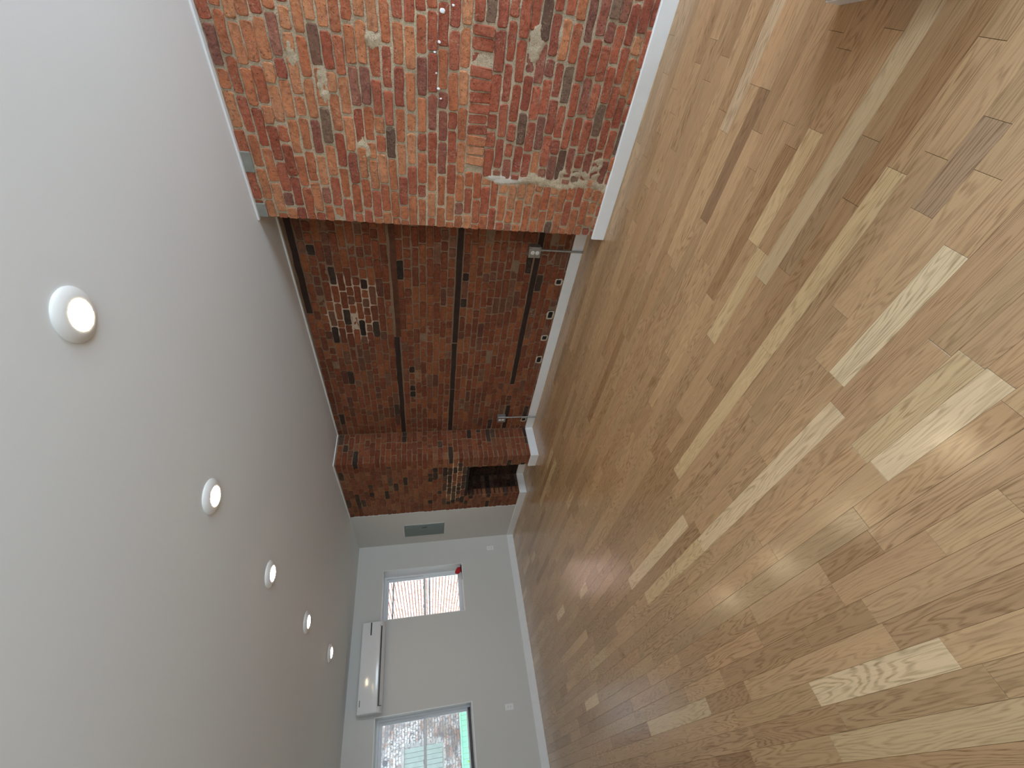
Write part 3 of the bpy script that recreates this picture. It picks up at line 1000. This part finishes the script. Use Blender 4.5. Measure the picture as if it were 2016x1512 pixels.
def hung_window(idx, x0, x1, z0, z1, zm, storm_bars):
    fy = FAR_Y + 0.285
    w = struct(frame_rect(MB(), x0, x1, fy, fy + 0.10, z0, z1, 0.030).build('window_%d' % idx, M['vinyl']))
    # inner (lower) sash and outer (upper) sash
    lo = frame_rect(MB(), x0 + 0.024, x1 - 0.024, fy + 0.012, fy + 0.042, z0 + 0.022, zm + 0.016, 0.042, wt=0.034, wb=0.036).build('lower_sash', M['vinyl'], w)
    upp = frame_rect(MB(), x0 + 0.024, x1 - 0.024, fy + 0.046, fy + 0.076, zm - 0.016, z1 - 0.022, 0.042, wt=0.045, wb=0.034).build('upper_sash', M['vinyl'], w)
    MB().box(x0 + 0.062, x1 - 0.062, fy + 0.025, fy + 0.029, z0 + 0.056, zm - 0.016).build('pane', M['glass'], lo)
    MB().box(x0 + 0.062, x1 - 0.062, fy + 0.059, fy + 0.063, zm + 0.016, z1 - 0.065).build('pane', M['glass'], upp)
    for sx in (0.3, 0.7):
        xx = x0 + (x1 - x0) * sx
        MB().box(xx - 0.022, xx + 0.022, fy + 0.002, fy + 0.030, zm + 0.014, zm + 0.026, 0.004).build('sash_lock', M['vinyl'], lo)
    for zb in storm_bars:
        MB().box(x0 + 0.02, x1 - 0.02, fy + 0.085, fy + 0.097, zb - 0.011, zb + 0.011, 0.002).build('storm_rail', M['sash_grey'], w)
    MB().box(x0 - 0.0005, x1 + 0.0005, FAR_Y - 0.004, fy + 0.01, z0 - 0.01, z0 + 0.006, 0.002).build('window_sill', M['trim'], w)
    # white corner bead round the reveal
    bd = MB()
    bd.box(x0 - 0.006, x0 + 0.003, FAR_Y - 0.0035, FAR_Y + 0.02, z0 - 0.006, z1 + 0.006); bd.box(x1 - 0.003, x1 + 0.006, FAR_Y - 0.0035, FAR_Y + 0.02, z0 - 0.006, z1 + 0.006)
    bd.box(x0, x1, FAR_Y - 0.0035, FAR_Y + 0.02, z1 - 0.003, z1 + 0.006)
    bd.build('corner_bead', M['trim'], w)
    rv = MB()
    rv.box(x0 - 0.002, x0 + 0.002, FAR_Y + 0.01, fy + 0.02, z0, z1); rv.box(x1 - 0.002, x1 + 0.002, FAR_Y + 0.01, fy + 0.02, z0, z1)
    rv.box(x0, x1, FAR_Y + 0.01, fy + 0.02, z1 - 0.002, z1 + 0.002)
    rv.build('reveal', M['trim'], w)
    return w
w1 = hung_window(1, WIN[0][0], WIN[0][1], WZ0, WZ1, 1.530, (2.030, 1.455))
w2 = hung_window(2, WIN[1][0], WIN[1][1], WZ0, WZ1b, 1.552, ())
MB().box(0.062, 0.73, FAR_Y + 0.262, FAR_Y + 0.29, WZ0 + 0.006, WZ0 + 0.040, 0.003).build('sill_strip', M['brown_stain'], w2)
for i, (x0, x1) in enumerate(xs):
    w = struct(frame_rect(MB(), x0, x1, FRONT_Y - 0.12, FRONT_Y - 0.04, FW_Z0, FW_Z1, 0.05).build('window_%d' % (3 + i), M['vinyl']))
    MB().box(x0 + 0.04, x1 - 0.04, FRONT_Y - 0.10, FRONT_Y - 0.06, 1.36, 1.42, 0.004).build('meeting_rail', M['vinyl'], w)
    MB().box(x0 + 0.04, x1 - 0.04, FRONT_Y - 0.082, FRONT_Y - 0.078, FW_Z0 + 0.04, FW_Z1 - 0.04).build('pane', M['glass'], w)

# ------------------------------------------------------------------ baseboards
BBH = 0.105
def board_run(name, pts, nrm_sign=1, th=0.018, h=BBH):
    """baseboard along floor points (front line); the thickness goes to the right of the walking direction"""
    mb = MB()
    V, Fc = [], []
    prof = [(0.0, 0.0), (0.0, h - 0.006), (0.005, h), (th, h), (th, 0.0)]
    P = [Vector((p[0], p[1], 0)) for p in pts]
    n = len(prof)
    for i, p in enumerate(P):
        d0 = (P[i] - P[i - 1]).normalized() if i > 0 else (P[1] - P[0]).normalized()
        d1 = (P[i + 1] - P[i]).normalized() if i < len(P) - 1 else d0
        n0 = Vector((d0.y, -d0.x, 0)); n1 = Vector((d1.y, -d1.x, 0))
        m = (n0 + n1)
        m = m / max(0.2, m.dot(n0)) if m.length > 1e-5 else n0
        for (o, z) in prof:
            V.append(p + m * o + Vector((0, 0, z)))
    for i in range(len(P) - 1):
        for k in range(n):
            a, b = i * n + k, i * n + (k + 1) % n
            Fc.append((a, b, b + n, a + n))
    Fc.append(tuple(range(n))[::-1]); Fc.append(tuple((len(P) - 1) * n + k for k in range(n)))
    me = mesh_from(V, Fc, name)
    bm = bmesh.new(); bm.from_mesh(me); bmesh.ops.recalc_face_normals(bm, faces=bm.faces); bm.to_mesh(me); bm.free()
    return struct(link(name, me, M['trim']))
t_ = 0.018
board_run('baseboard_right', [(PIER_X - t_ + 0.002, FRONT_Y), (PIER_X - t_ + 0.002, PIER_Y1 + 0.022)])
board_run('baseboard_alcove', [(ALC_X - t_, PIER_Y1 - 0.02), (ALC_X - t_, CH_Y - t_)])
board_run('baseboard_chimney', [(ALC_X - t_, CH_Y - t_), (CH_X - t_, CH_Y - t_), (CH_X - t_, FB_Y0 + 0.012)])
board_run('baseboard_firebox', [(FB_X - t_, FB_Y0 + 0.01), (FB_X - t_, FB_Y1 - t_), (CH_X - t_ - 0.004, FB_Y1 - t_), (CH_X - t_ - 0.004, FAR_Y - t_)])
board_run('baseboard_back', [(CH_X - t_, FAR_Y - t_), (LEFT_X, FAR_Y - t_)])
board_run('baseboard_left', [(LEFT_X + t_, FAR_Y - t_), (LEFT_X + t_, FRONT_Y)])

# ------------------------------------------------------------------ ceiling downlights
LIGHT_Y = [1.054, 2.254, 3.367, 4.568, 5.763]
WHICH = ['in front of the rough brick pier', 'second in the row from the brick pier', 'middle one of the row', 'second in the row from the window wall', 'closest to the air conditioner']
slope = math.atan(-0.0105)
for i, y in enumerate(LIGHT_Y):
    z = ceil_z(y)
    root = empty('ceiling_downlight', (1.334 - 0.0115 * y, y, z))
    root.rotation_euler = (slope, 0, 0)
    tag(root, 'round white downlight lit warm on the ceiling, ' + WHICH[i], 'ceiling light', 'row of ceiling downlights')
    MB().lathe([(0.094, 0.002), (0.0945, -0.003), (0.0915, -0.008), (0.083, -0.0145), (0.072, -0.0195), (0.061, -0.0225), (0.054, -0.0225), (0.051, -0.019), (0.050, -0.008)], 48).build('trim_ring', M['white_ring'], root, smooth=True)
    MB().lathe([(0.0520, -0.0200), (0.0495, -0.0235), (0.043, -0.0262), (0.030, -0.0285), (0.013, -0.0295), (0.0005, -0.030)], 40).build('lens', M['lens'], root, smooth=True)

# ------------------------------------------------------------------ wall-mounted air conditioner
ac = empty('air_conditioner', (1.32, FAR_Y, 2.09))
tag(ac, 'white glossy split air conditioner on the wall between the two windows', 'air conditioner')
OFF = (1.32, FAR_Y, 2.09)
ax0, ax1 = 0.79, 1.850
def rounded_profile(pts, r=0.02, n=5):
    out = []
    m = len(pts)
    for i in range(m):
        p0, p1, p2 = (Vector(pts[(i + k) % m]) for k in (-1, 0, 1))
        a, b = (p0 - p1), (p2 - p1)
        rr = min(r, a.length * 0.45, b.length * 0.45)
        s, e = p1 + a.normalized() * rr, p1 + b.normalized() * rr
        for k in range(n + 1):
            u = k / n
            out.append(tuple(s * (1 - u) ** 2 + p1 * 2 * u * (1 - u) + e * u * u))
    return out
fy = 6.965
prof = rounded_profile([(FAR_Y, 2.405), (FAR_Y, 2.110), (fy + 0.075, 2.090), (fy + 0.012, 2.120), (fy, 2.150), (fy + 0.006, 2.380), (fy + 0.02, 2.405)], 0.022)
body_bm = MB().prism_x(prof, ax0, ax1)
bmesh.ops.bevel(body_bm.bm, geom=[e for e in body_bm.bm.edges if any(len(f.verts) > 8 for f in e.link_faces)], offset=0.012, segments=3, profile=0.6, affect='EDGES')
body_bm.build('body', M['white_plastic'], ac, smooth=True, off=OFF)
fp = rounded_profile([(fy + 0.02, 2.400), (fy + 0.02, 2.148), (fy - 0.006, 2.144), (fy - 0.008, 2.200), (fy - 0.002, 2.392)], 0.016)
fpm = MB().prism_x(fp, ax0 + 0.004, ax1 - 0.004)
bmesh.ops.bevel(fpm.bm, geom=[e for e in fpm.bm.edges if any(len(f.verts) > 8 for f in e.link_faces)], offset=0.006, segments=3, profile=0.6, affect='EDGES')
fpo = fpm.build('front_panel', M['white_plastic'], ac, smooth=True, off=OFF)
MB().box(ax1 - 0.172, ax1 - 0.010, fy - 0.0105, fy + 0.006, 2.266, 2.283, 0.003).build('display_slot', M['black'], fpo, off=OFF)
MB().box(0.873, 0.942, fy - 0.0065, fy + 0.004, 2.362, 2.370, 0.001).build('badge', M['dark_grey'], fpo, off=OFF)
MB().box(ax0 + 0.066, ax1 - 0.066, fy - 0.0062, fy + 0.03, 2.124, 2.1415, 0.001).build('air_slot', M['black'], ac, off=OFF)
MB().box(ax0 + 0.066, ax0 + 0.071, fy - 0.001, fy + 0.06, 2.1005, 2.139).build('louvre_gap', M['black'], ac, off=OFF)
lv = MB().prism_x(rounded_profile([(fy + 0.002, 2.1275), (fy + 0.070, 2.086), (fy + 0.075, 2.092), (fy + 0.012, 2.130)], 0.004), ax0 + 0.073, ax1 - 0.068)
lv.build('louvre', M['white_plastic'], ac, smooth=True, off=OFF)
MB().box(ax1 - 0.060, ax1 - 0.052, fy - 0.0075, fy, 2.146, 2.153, 0.001).build('indicator', M['black'], fpo, off=OFF)

# ------------------------------------------------------------------ breaker panel on the plaster
bp = empty('breaker_panel', (CH_X - 0.008, 6.678, 1.515))
tag(bp, 'grey steel breaker panel set in the white plaster beside the chimney bricks', 'electrical panel')
OFF = tuple(bp.location)
px_ = CH_X - 0.008
MB().box(px_ - 0.012, px_ + 0.02, 6.485, 6.872, 1.203, 1.828, 0.003).build('cover', M['panel'], bp, off=OFF)
door = MB().box(px_ - 0.017, px_ - 0.010, 6.545, 6.852, 1.235, 1.795, 0.002).build('panel_door', M['panel'], bp, off=OFF)
MB().box(px_ - 0.022, px_ - 0.015, 6.552, 6.572, 1.475, 1.555, 0.002).build('latch', M['black'], door, off=OFF)
for z in (1.30, 1.50, 1.72):
    MB().tube((px_ - 0.014, 6.862, z), (px_ - 0.010, 6.862, z), 0.006, 12).build('screw', M['galv'], bp, off=OFF)
fr = MB()
fr.box(px_ - 0.003, px_ + 0.01, 6.470, 6.487, 1.190, 1.842, 0.001); fr.box(px_ - 0.003, px_ + 0.01, 6.870, 6.884, 1.190, 1.842, 0.001)
fr.box(px_ - 0.003, px_ + 0.01, 6.470, 6.884, 1.190, 1.205, 0.001); fr.box(px_ - 0.003, px_ + 0.01, 6.470, 6.884, 1.826, 1.842, 0.001)
fr.build('plaster_edge', M['trim'], bp, off=OFF)

# ------------------------------------------------------------------ surface-mounted steel outlet boxes with conduit
def outlet_box(y, z, label):
    root = empty('outlet_box', (ALC_X, y, 0.0))
    tag(root, label, 'outlet box', 'steel outlet boxes on the alcove wall')
    OFF = (ALC_X, y, 0.0)
    x = ALC_X - 0.056
    b = MB().box(x, ALC_X + 0.004, y - 0.052, y + 0.052, z - 0.055, z + 0.055, 0.005).build('box', M['galv'], root, off=OFF)
    c = MB().box(x - 0.006, x + 0.001, y - 0.054, y + 0.054, z - 0.057, z + 0.057, 0.004)
    cv = c.build('cover_plate', M['galv'], root, off=OFF)
    for dz in (-0.0215, 0.0215):
        m = Matrix.Translation((x - 0.0055, y, z + dz)) @ Euler((0, -PI / 2, 0)).to_matrix().to_4x4()
        MB().lathe([(0.0185, -0.001), (0.0185, 0.003), (0.0165, 0.0045), (0.0005, 0.0045)], 24, m).build('receptacle', M['ivory'], cv, off=OFF)
        for dy in (-0.0065, 0.0065):
            MB().box(x - 0.0106, x - 0.0095, y + dy - 0.0012, y + dy + 0.0012, z + dz - 0.001, z + dz + 0.008).build('slot', M['black'], cv, off=OFF)
        MB().box(x - 0.0106, x - 0.0095, y - 0.0025, y + 0.0025, z + dz - 0.010, z + dz - 0.005).build('slot', M['black'], cv, off=OFF)
    for dy, dz in ((-0.044, 0.047), (-0.044, -0.047), (0.044, -0.047), (0.044, 0.047)):
        MB().tube((x - 0.0075, y + dy, z + dz), (x - 0.005, y + dy, z + dz), 0.0042, 10).build('screw', M['black'] if dy < 0 else M['galv'], cv, off=OFF)
    cx = ALC_X - 0.030
    MB().tube((cx, y - 0.012, 0.0), (cx, y - 0.012, z - 0.05), 0.0095, 16).build('conduit', M['galv'], root, smooth=True, off=OFF)
    MB().tube((cx, y - 0.012, z - 0.086), (cx, y - 0.012, z - 0.052), 0.0135, 16).build('connector', M['galv'], root, smooth=True, off=OFF)
outlet_box(1.945, 0.472, 'steel outlet box with conduit on dark brick wall beside the rough brick pier')
outlet_box(4.420, 0.480, 'steel outlet box with conduit on dark brick wall next to the chimney breast')

# flush outlets on the white window wall
def wall_outlet(x, z, label, dim=1.0):
    root = empty('wall_outlet', (x, FAR_Y, z))
    tag(root, label, 'outlet', 'white outlets on the window wall')
    OFF = (x, FAR_Y, z)
    pl = MB().box(x - 0.036, x + 0.036, FAR_Y - 0.006, FAR_Y + 0.002, z - 0.058, z + 0.058, 0.003).build('cover_plate', M['trim'], root, off=OFF)
    for dz in (-0.02, 0.02):
        MB().box(x - 0.017, x + 0.017, FAR_Y - 0.0085, FAR_Y - 0.004, z + dz - 0.014, z + dz + 0.014, 0.002).build('receptacle', M['ivory'], pl, off=OFF)
        for dx in (-0.0065, 0.0065):
            MB().box(x + dx - 0.0014, x + dx + 0.0014, FAR_Y - 0.0095, FAR_Y - 0.008, z + dz - 0.004, z + dz + 0.007).build('slot', M['dark_grey'], pl, off=OFF)
wall_outlet(0.630, 0.420, 'white duplex outlet low on the wall under the window with the courtyard view')
wall_outlet(2.824, 0.423, 'white duplex outlet low on the wall near the corner by the breaker panel')

# ------------------------------------------------------------------ red cloth and dark scraper on the sill of the window beside the panel
def cloth_blob():
    n, m = 18, 9
    V, Fc = [], []
    for j in range(m + 1):
        t = j / m
        for i in range(n):
            a = 2 * PI * i / n
            r = math.sin(PI * (0.06 + 0.90 * t)) ** 0.6
            f = 1 + 0.30 * noise.noise(Vector((math.cos(a) * 2, math.sin(a) * 2, t * 4)))
            x = 0.050 * r * f * math.cos(a) - 0.045 * t * t
            y = 0.034 * r * f * math.sin(a)
            V.append((x, y, 0.105 * t))
    for j in range(m):
        for i in range(n):
            k = (i + 1) % n
            Fc.append((j * n + i, j * n + k, (j + 1) * n + k, (j + 1) * n + i))
    Fc.append(tuple(range(n))[::-1]); Fc.append(tuple(m * n + i for i in range(n)))
    return mesh_from(V, Fc, 'red_cloth', smooth=True)
cl = link('red_cloth', cloth_blob(), M['red'])
cl.location = (2.548, FAR_Y + 0.07, WZ0 + 0.006)
tag(cl, 'crumpled red cloth in the corner of the window sill', 'cloth')
sc = empty('scraper', (2.50, FAR_Y + 0.012, WZ0 + 0.006))
sc.rotation_euler = (0, 0, 0.05)
tag(sc, 'dark flat scraper lying along the window sill edge by the red cloth', 'scraper')
MB().box(-0.02, 0.095, -0.012, 0.014, 0.0, 0.016, 0.003).build('handle', M['black'], sc)
MB().prism_x([(-0.006, 0.002), (0.010, 0.002), (0.010, 0.006), (-0.006, 0.006)], -0.13, -0.018).build('blade', M['dark_grey'], sc)

# ------------------------------------------------------------------ white cabinet just inside the frame's edge, right of the camera
cb = empty('low_cabinet', (1.645, -0.259, 0.0))
cb.rotation_euler = (0, 0, math.radians(12.5))
tag(cb, 'white low cabinet standing on the oak floor near the brick wall', 'cabinet')
MB().box(-0.25, 0.25, -0.21, 0.21, 0.0, 0.60, 0.012, 3).build('body', M['trim'], cb, smooth=True)
MB().box(-0.252, 0.252, -0.212, 0.212, 0.0, 0.06, 0.002).build('plinth', M['trim'], cb)
MB().box(-0.27, 0.27, -0.23, 0.23, 0.60, 0.625, 0.004).build('top', M['trim'], cb)
MB().box(-0.262, -0.248, -0.19, 0.19, 0.04, 0.58, 0.003).build('cabinet_door', M['trim'], cb)

# ------------------------------------------------------------------ outdoors: courtyard seen through the two windows
M['facade_joint'] = plain('facade_dark_joint', srgb(120, 84, 76), 0.95, noise_amt=0.2)
M['grey_joint'] = plain('grey_joint', srgb(170, 170, 168), 0.95, noise_amt=0.2)
M['facade_brick'] = brick_material('facade_brick', 'mesh', 0.2)
M['washed_brick'] = brick_material('whitewashed_brick', 'mesh', 0.2, srgb(215, 218, 220))
M['board_paint'] = plain('grey_green_boards', srgb(150, 164, 158), 0.7, noise_amt=0.1, noise_scale=9)
M['mint'] = plain('mint_green_paint', srgb(150, 214, 188), 0.5, noise_amt=0.08, noise_scale=4)
M['whitewash'] = plain('flaking_whitewash', srgb(205, 205, 208), 0.9, noise_amt=0.15, noise_scale=25, bump=0.5, bump_scale=30)
M['yard'] = plain('yard_concrete', srgb(150, 150, 145), 0.9, noise_amt=0.15, noise_scale=3)
M['leaf'] = plain('leaf_green', srgb(150, 200, 50), 0.5, noise_amt=0.35, noise_scale=20)
M['stem'] = plain('green_stem', srgb(90, 110, 50), 0.7)
struct(MB().box(-7, 6, FAR_Y + 0.40, 16.0, -0.5, -0.3).build('courtyard_ground', M['yard']))
orng = random.Random(8)
def simple_brick(L, H, D=0.06):
    a, h, e = L / 2, H / 2, 0.003
    V = [(-a, D, -h), (a, D, -h), (a, D, h), (-a, D, h), (-a + e, 0, -h + e), (a - e, 0, -h + e), (a - e, 0, h - e), (-a + e, 0, h - e)]
    return V, [(4, 5, 6, 7), (0, 1, 5, 4), (1, 2, 6, 5), (2, 3, 7, 6), (3, 0, 4, 7)]
def facade(parent, plane, u0, u1, z0, z1, face, colours, joint=0.012, holes=(), mat='facade_brick'):
    it = []
    r = 0
    z = z0
    while z < z1:
        off = -0.1 if r % 2 else 0.0
        u = u0 + off
        while u < u1:
            L = 0.2 if r % 6 else 0.095
            uc = u + L / 2
            if not any(h[0] < uc < h[1] and h[2] < z + 0.03 < h[3] for h in holes):
                V, Fc = simple_brick(L, 0.057)
                out = orng.gauss(0, 0.003)
                loc = (plane - out, uc, z + 0.03) if face == '-X' else (uc, plane - out, z + 0.03)
                m = Matrix.Translation(loc) @ Matrix.Rotation(FACING[face], 4, 'Z')
                k = orng.uniform(0.85, 1.12)
                c = orng.choice(colours)
                it.append((V, Fc, m, (c[0] * k, c[1] * k, c[2] * k, orng.random())))
            u += L + joint
        z += 0.068
        r += 1
    return join_pieces(it, 'bricks', M[mat], parent)
nb = MB().box(3.32, 3.9, FAR_Y + 0.42, 13.86, -0.3, 6.5).build('neighbour_building', M['facade_joint'])
tag(nb, 'sunlit pink red brick house side seen through the window near the breaker panel', 'building')
facade(nb, 3.305, 8.4, 13.85, 0.0, 3.6, '-X', [srgb(240, 206, 196), srgb(236, 196, 184), srgb(244, 218, 210), srgb(232, 188, 172)])  # brick colours bleached to hold the overexposed glare of the sun
bb = MB().box(-5.0, 3.2, 14.02, 14.6, -0.3, 6.0).build('courtyard_building', M['grey_joint'])
tag(bb, 'weathered grey brown brick rear building across the courtyard', 'building')
BH = [(0.10, 0.76, 1.17, 2.11)]
facade(bb, 14.0, -1.6, 3.0, 0.2, 3.6, '-Y', [srgb(150, 138, 134), srgb(138, 128, 126), srgb(160, 148, 140), srgb(166, 140, 130), srgb(126, 122, 124)], 0.014, BH, 'washed_brick')
wb = MB().box(0.085, 0.775, 14.03, 14.06, 1.155, 2.125).build('boarded_window', M['board_paint'], bb)
for i in range(7):
    x = 0.11 + i * 0.094
    MB().box(x, x + 0.088, 14.005, 14.035, 1.18, 2.10, 0.003).build('board', M['board_paint'], wb)
MB().box(0.06, 0.80, 13.985, 14.03, 2.10, 2.17, 0.005).build('lintel', M['grey_joint'], wb)
MB().lathe([(0.055, 0.0), (0.055, 0.03), (0.045, 0.035), (0.0005, 0.035)], 24, Matrix.Translation((0.562, 14.0, 2.555)) @ Euler((PI / 2, 0, 0)).to_matrix().to_4x4()).build('round_vent', M['dark_grey'], bb)
# low mint fence of upright boards and a few shrubs in the yard
fen = empty('yard_fence', (0.65, 11.0, -0.3))
tag(fen, 'low mint green board fence in the courtyard outside the window', 'fence')
for i in range(12):
    MB().box(-0.62 + i * 0.085, -0.62 + i * 0.085 + 0.081, -0.01, 0.01, 0.0, 1.165 + orng.uniform(-.004, .004), 0.002).build('board', M['mint'], fen)
MB().box(-0.62, 0.40, -0.018, 0.0, 1.155, 1.185, 0.004).build('rail', M['mint'], fen)
def shrub(x, y, z, h, w, label, seed):
    rng = random.Random(seed)
    root = empty('leafy_shrub', (x, y, z))
    tag(root, label, 'shrub')
    st = MB()
    V, Fc = [], []
    for s in range(9):
        a = rng.uniform(0, 2 * PI)
        tip = Vector((math.cos(a) * w * rng.uniform(0.2, 1), math.sin(a) * w * rng.uniform(0.2, 1), h * rng.uniform(0.75, 1.0)))
        st.tube((0, 0, 0), tip, 0.006, 6)
        for k in range(46):
            p = tip * (0.45 + 0.55 * rng.random()) + Vector((rng.gauss(0, .05), rng.gauss(0, .05), rng.gauss(0, .05)))
            q = Euler((rng.uniform(0, 6), rng.uniform(0, 6), rng.uniform(0, 6))).to_matrix()
            L, W = rng.uniform(.05, .085), rng.uniform(.02, .034)
            o = len(V)
            V += [p + q @ Vector(v) for v in ((0, -L / 2, 0), (W / 2, 0, 0.006), (0, L / 2, 0), (-W / 2, 0, 0.006))]
            Fc.append((o, o + 1, o + 2, o + 3))
    st.build('stems', M['stem'], root)
    fo = link('foliage', mesh_from(V, Fc, 'foliage'), M['leaf'], root)
    fo['kind'] = 'stuff'
shrub(1.20, 10.75, -0.3, 1.14, 0.20, 'yellow green leafy shrub at the end of the mint fence', 4)
shrub(0.10, 10.6, -0.3, 1.10, 0.20, 'bright green shrub in front of the mint fence', 5)

SC.render.film_transparent = False
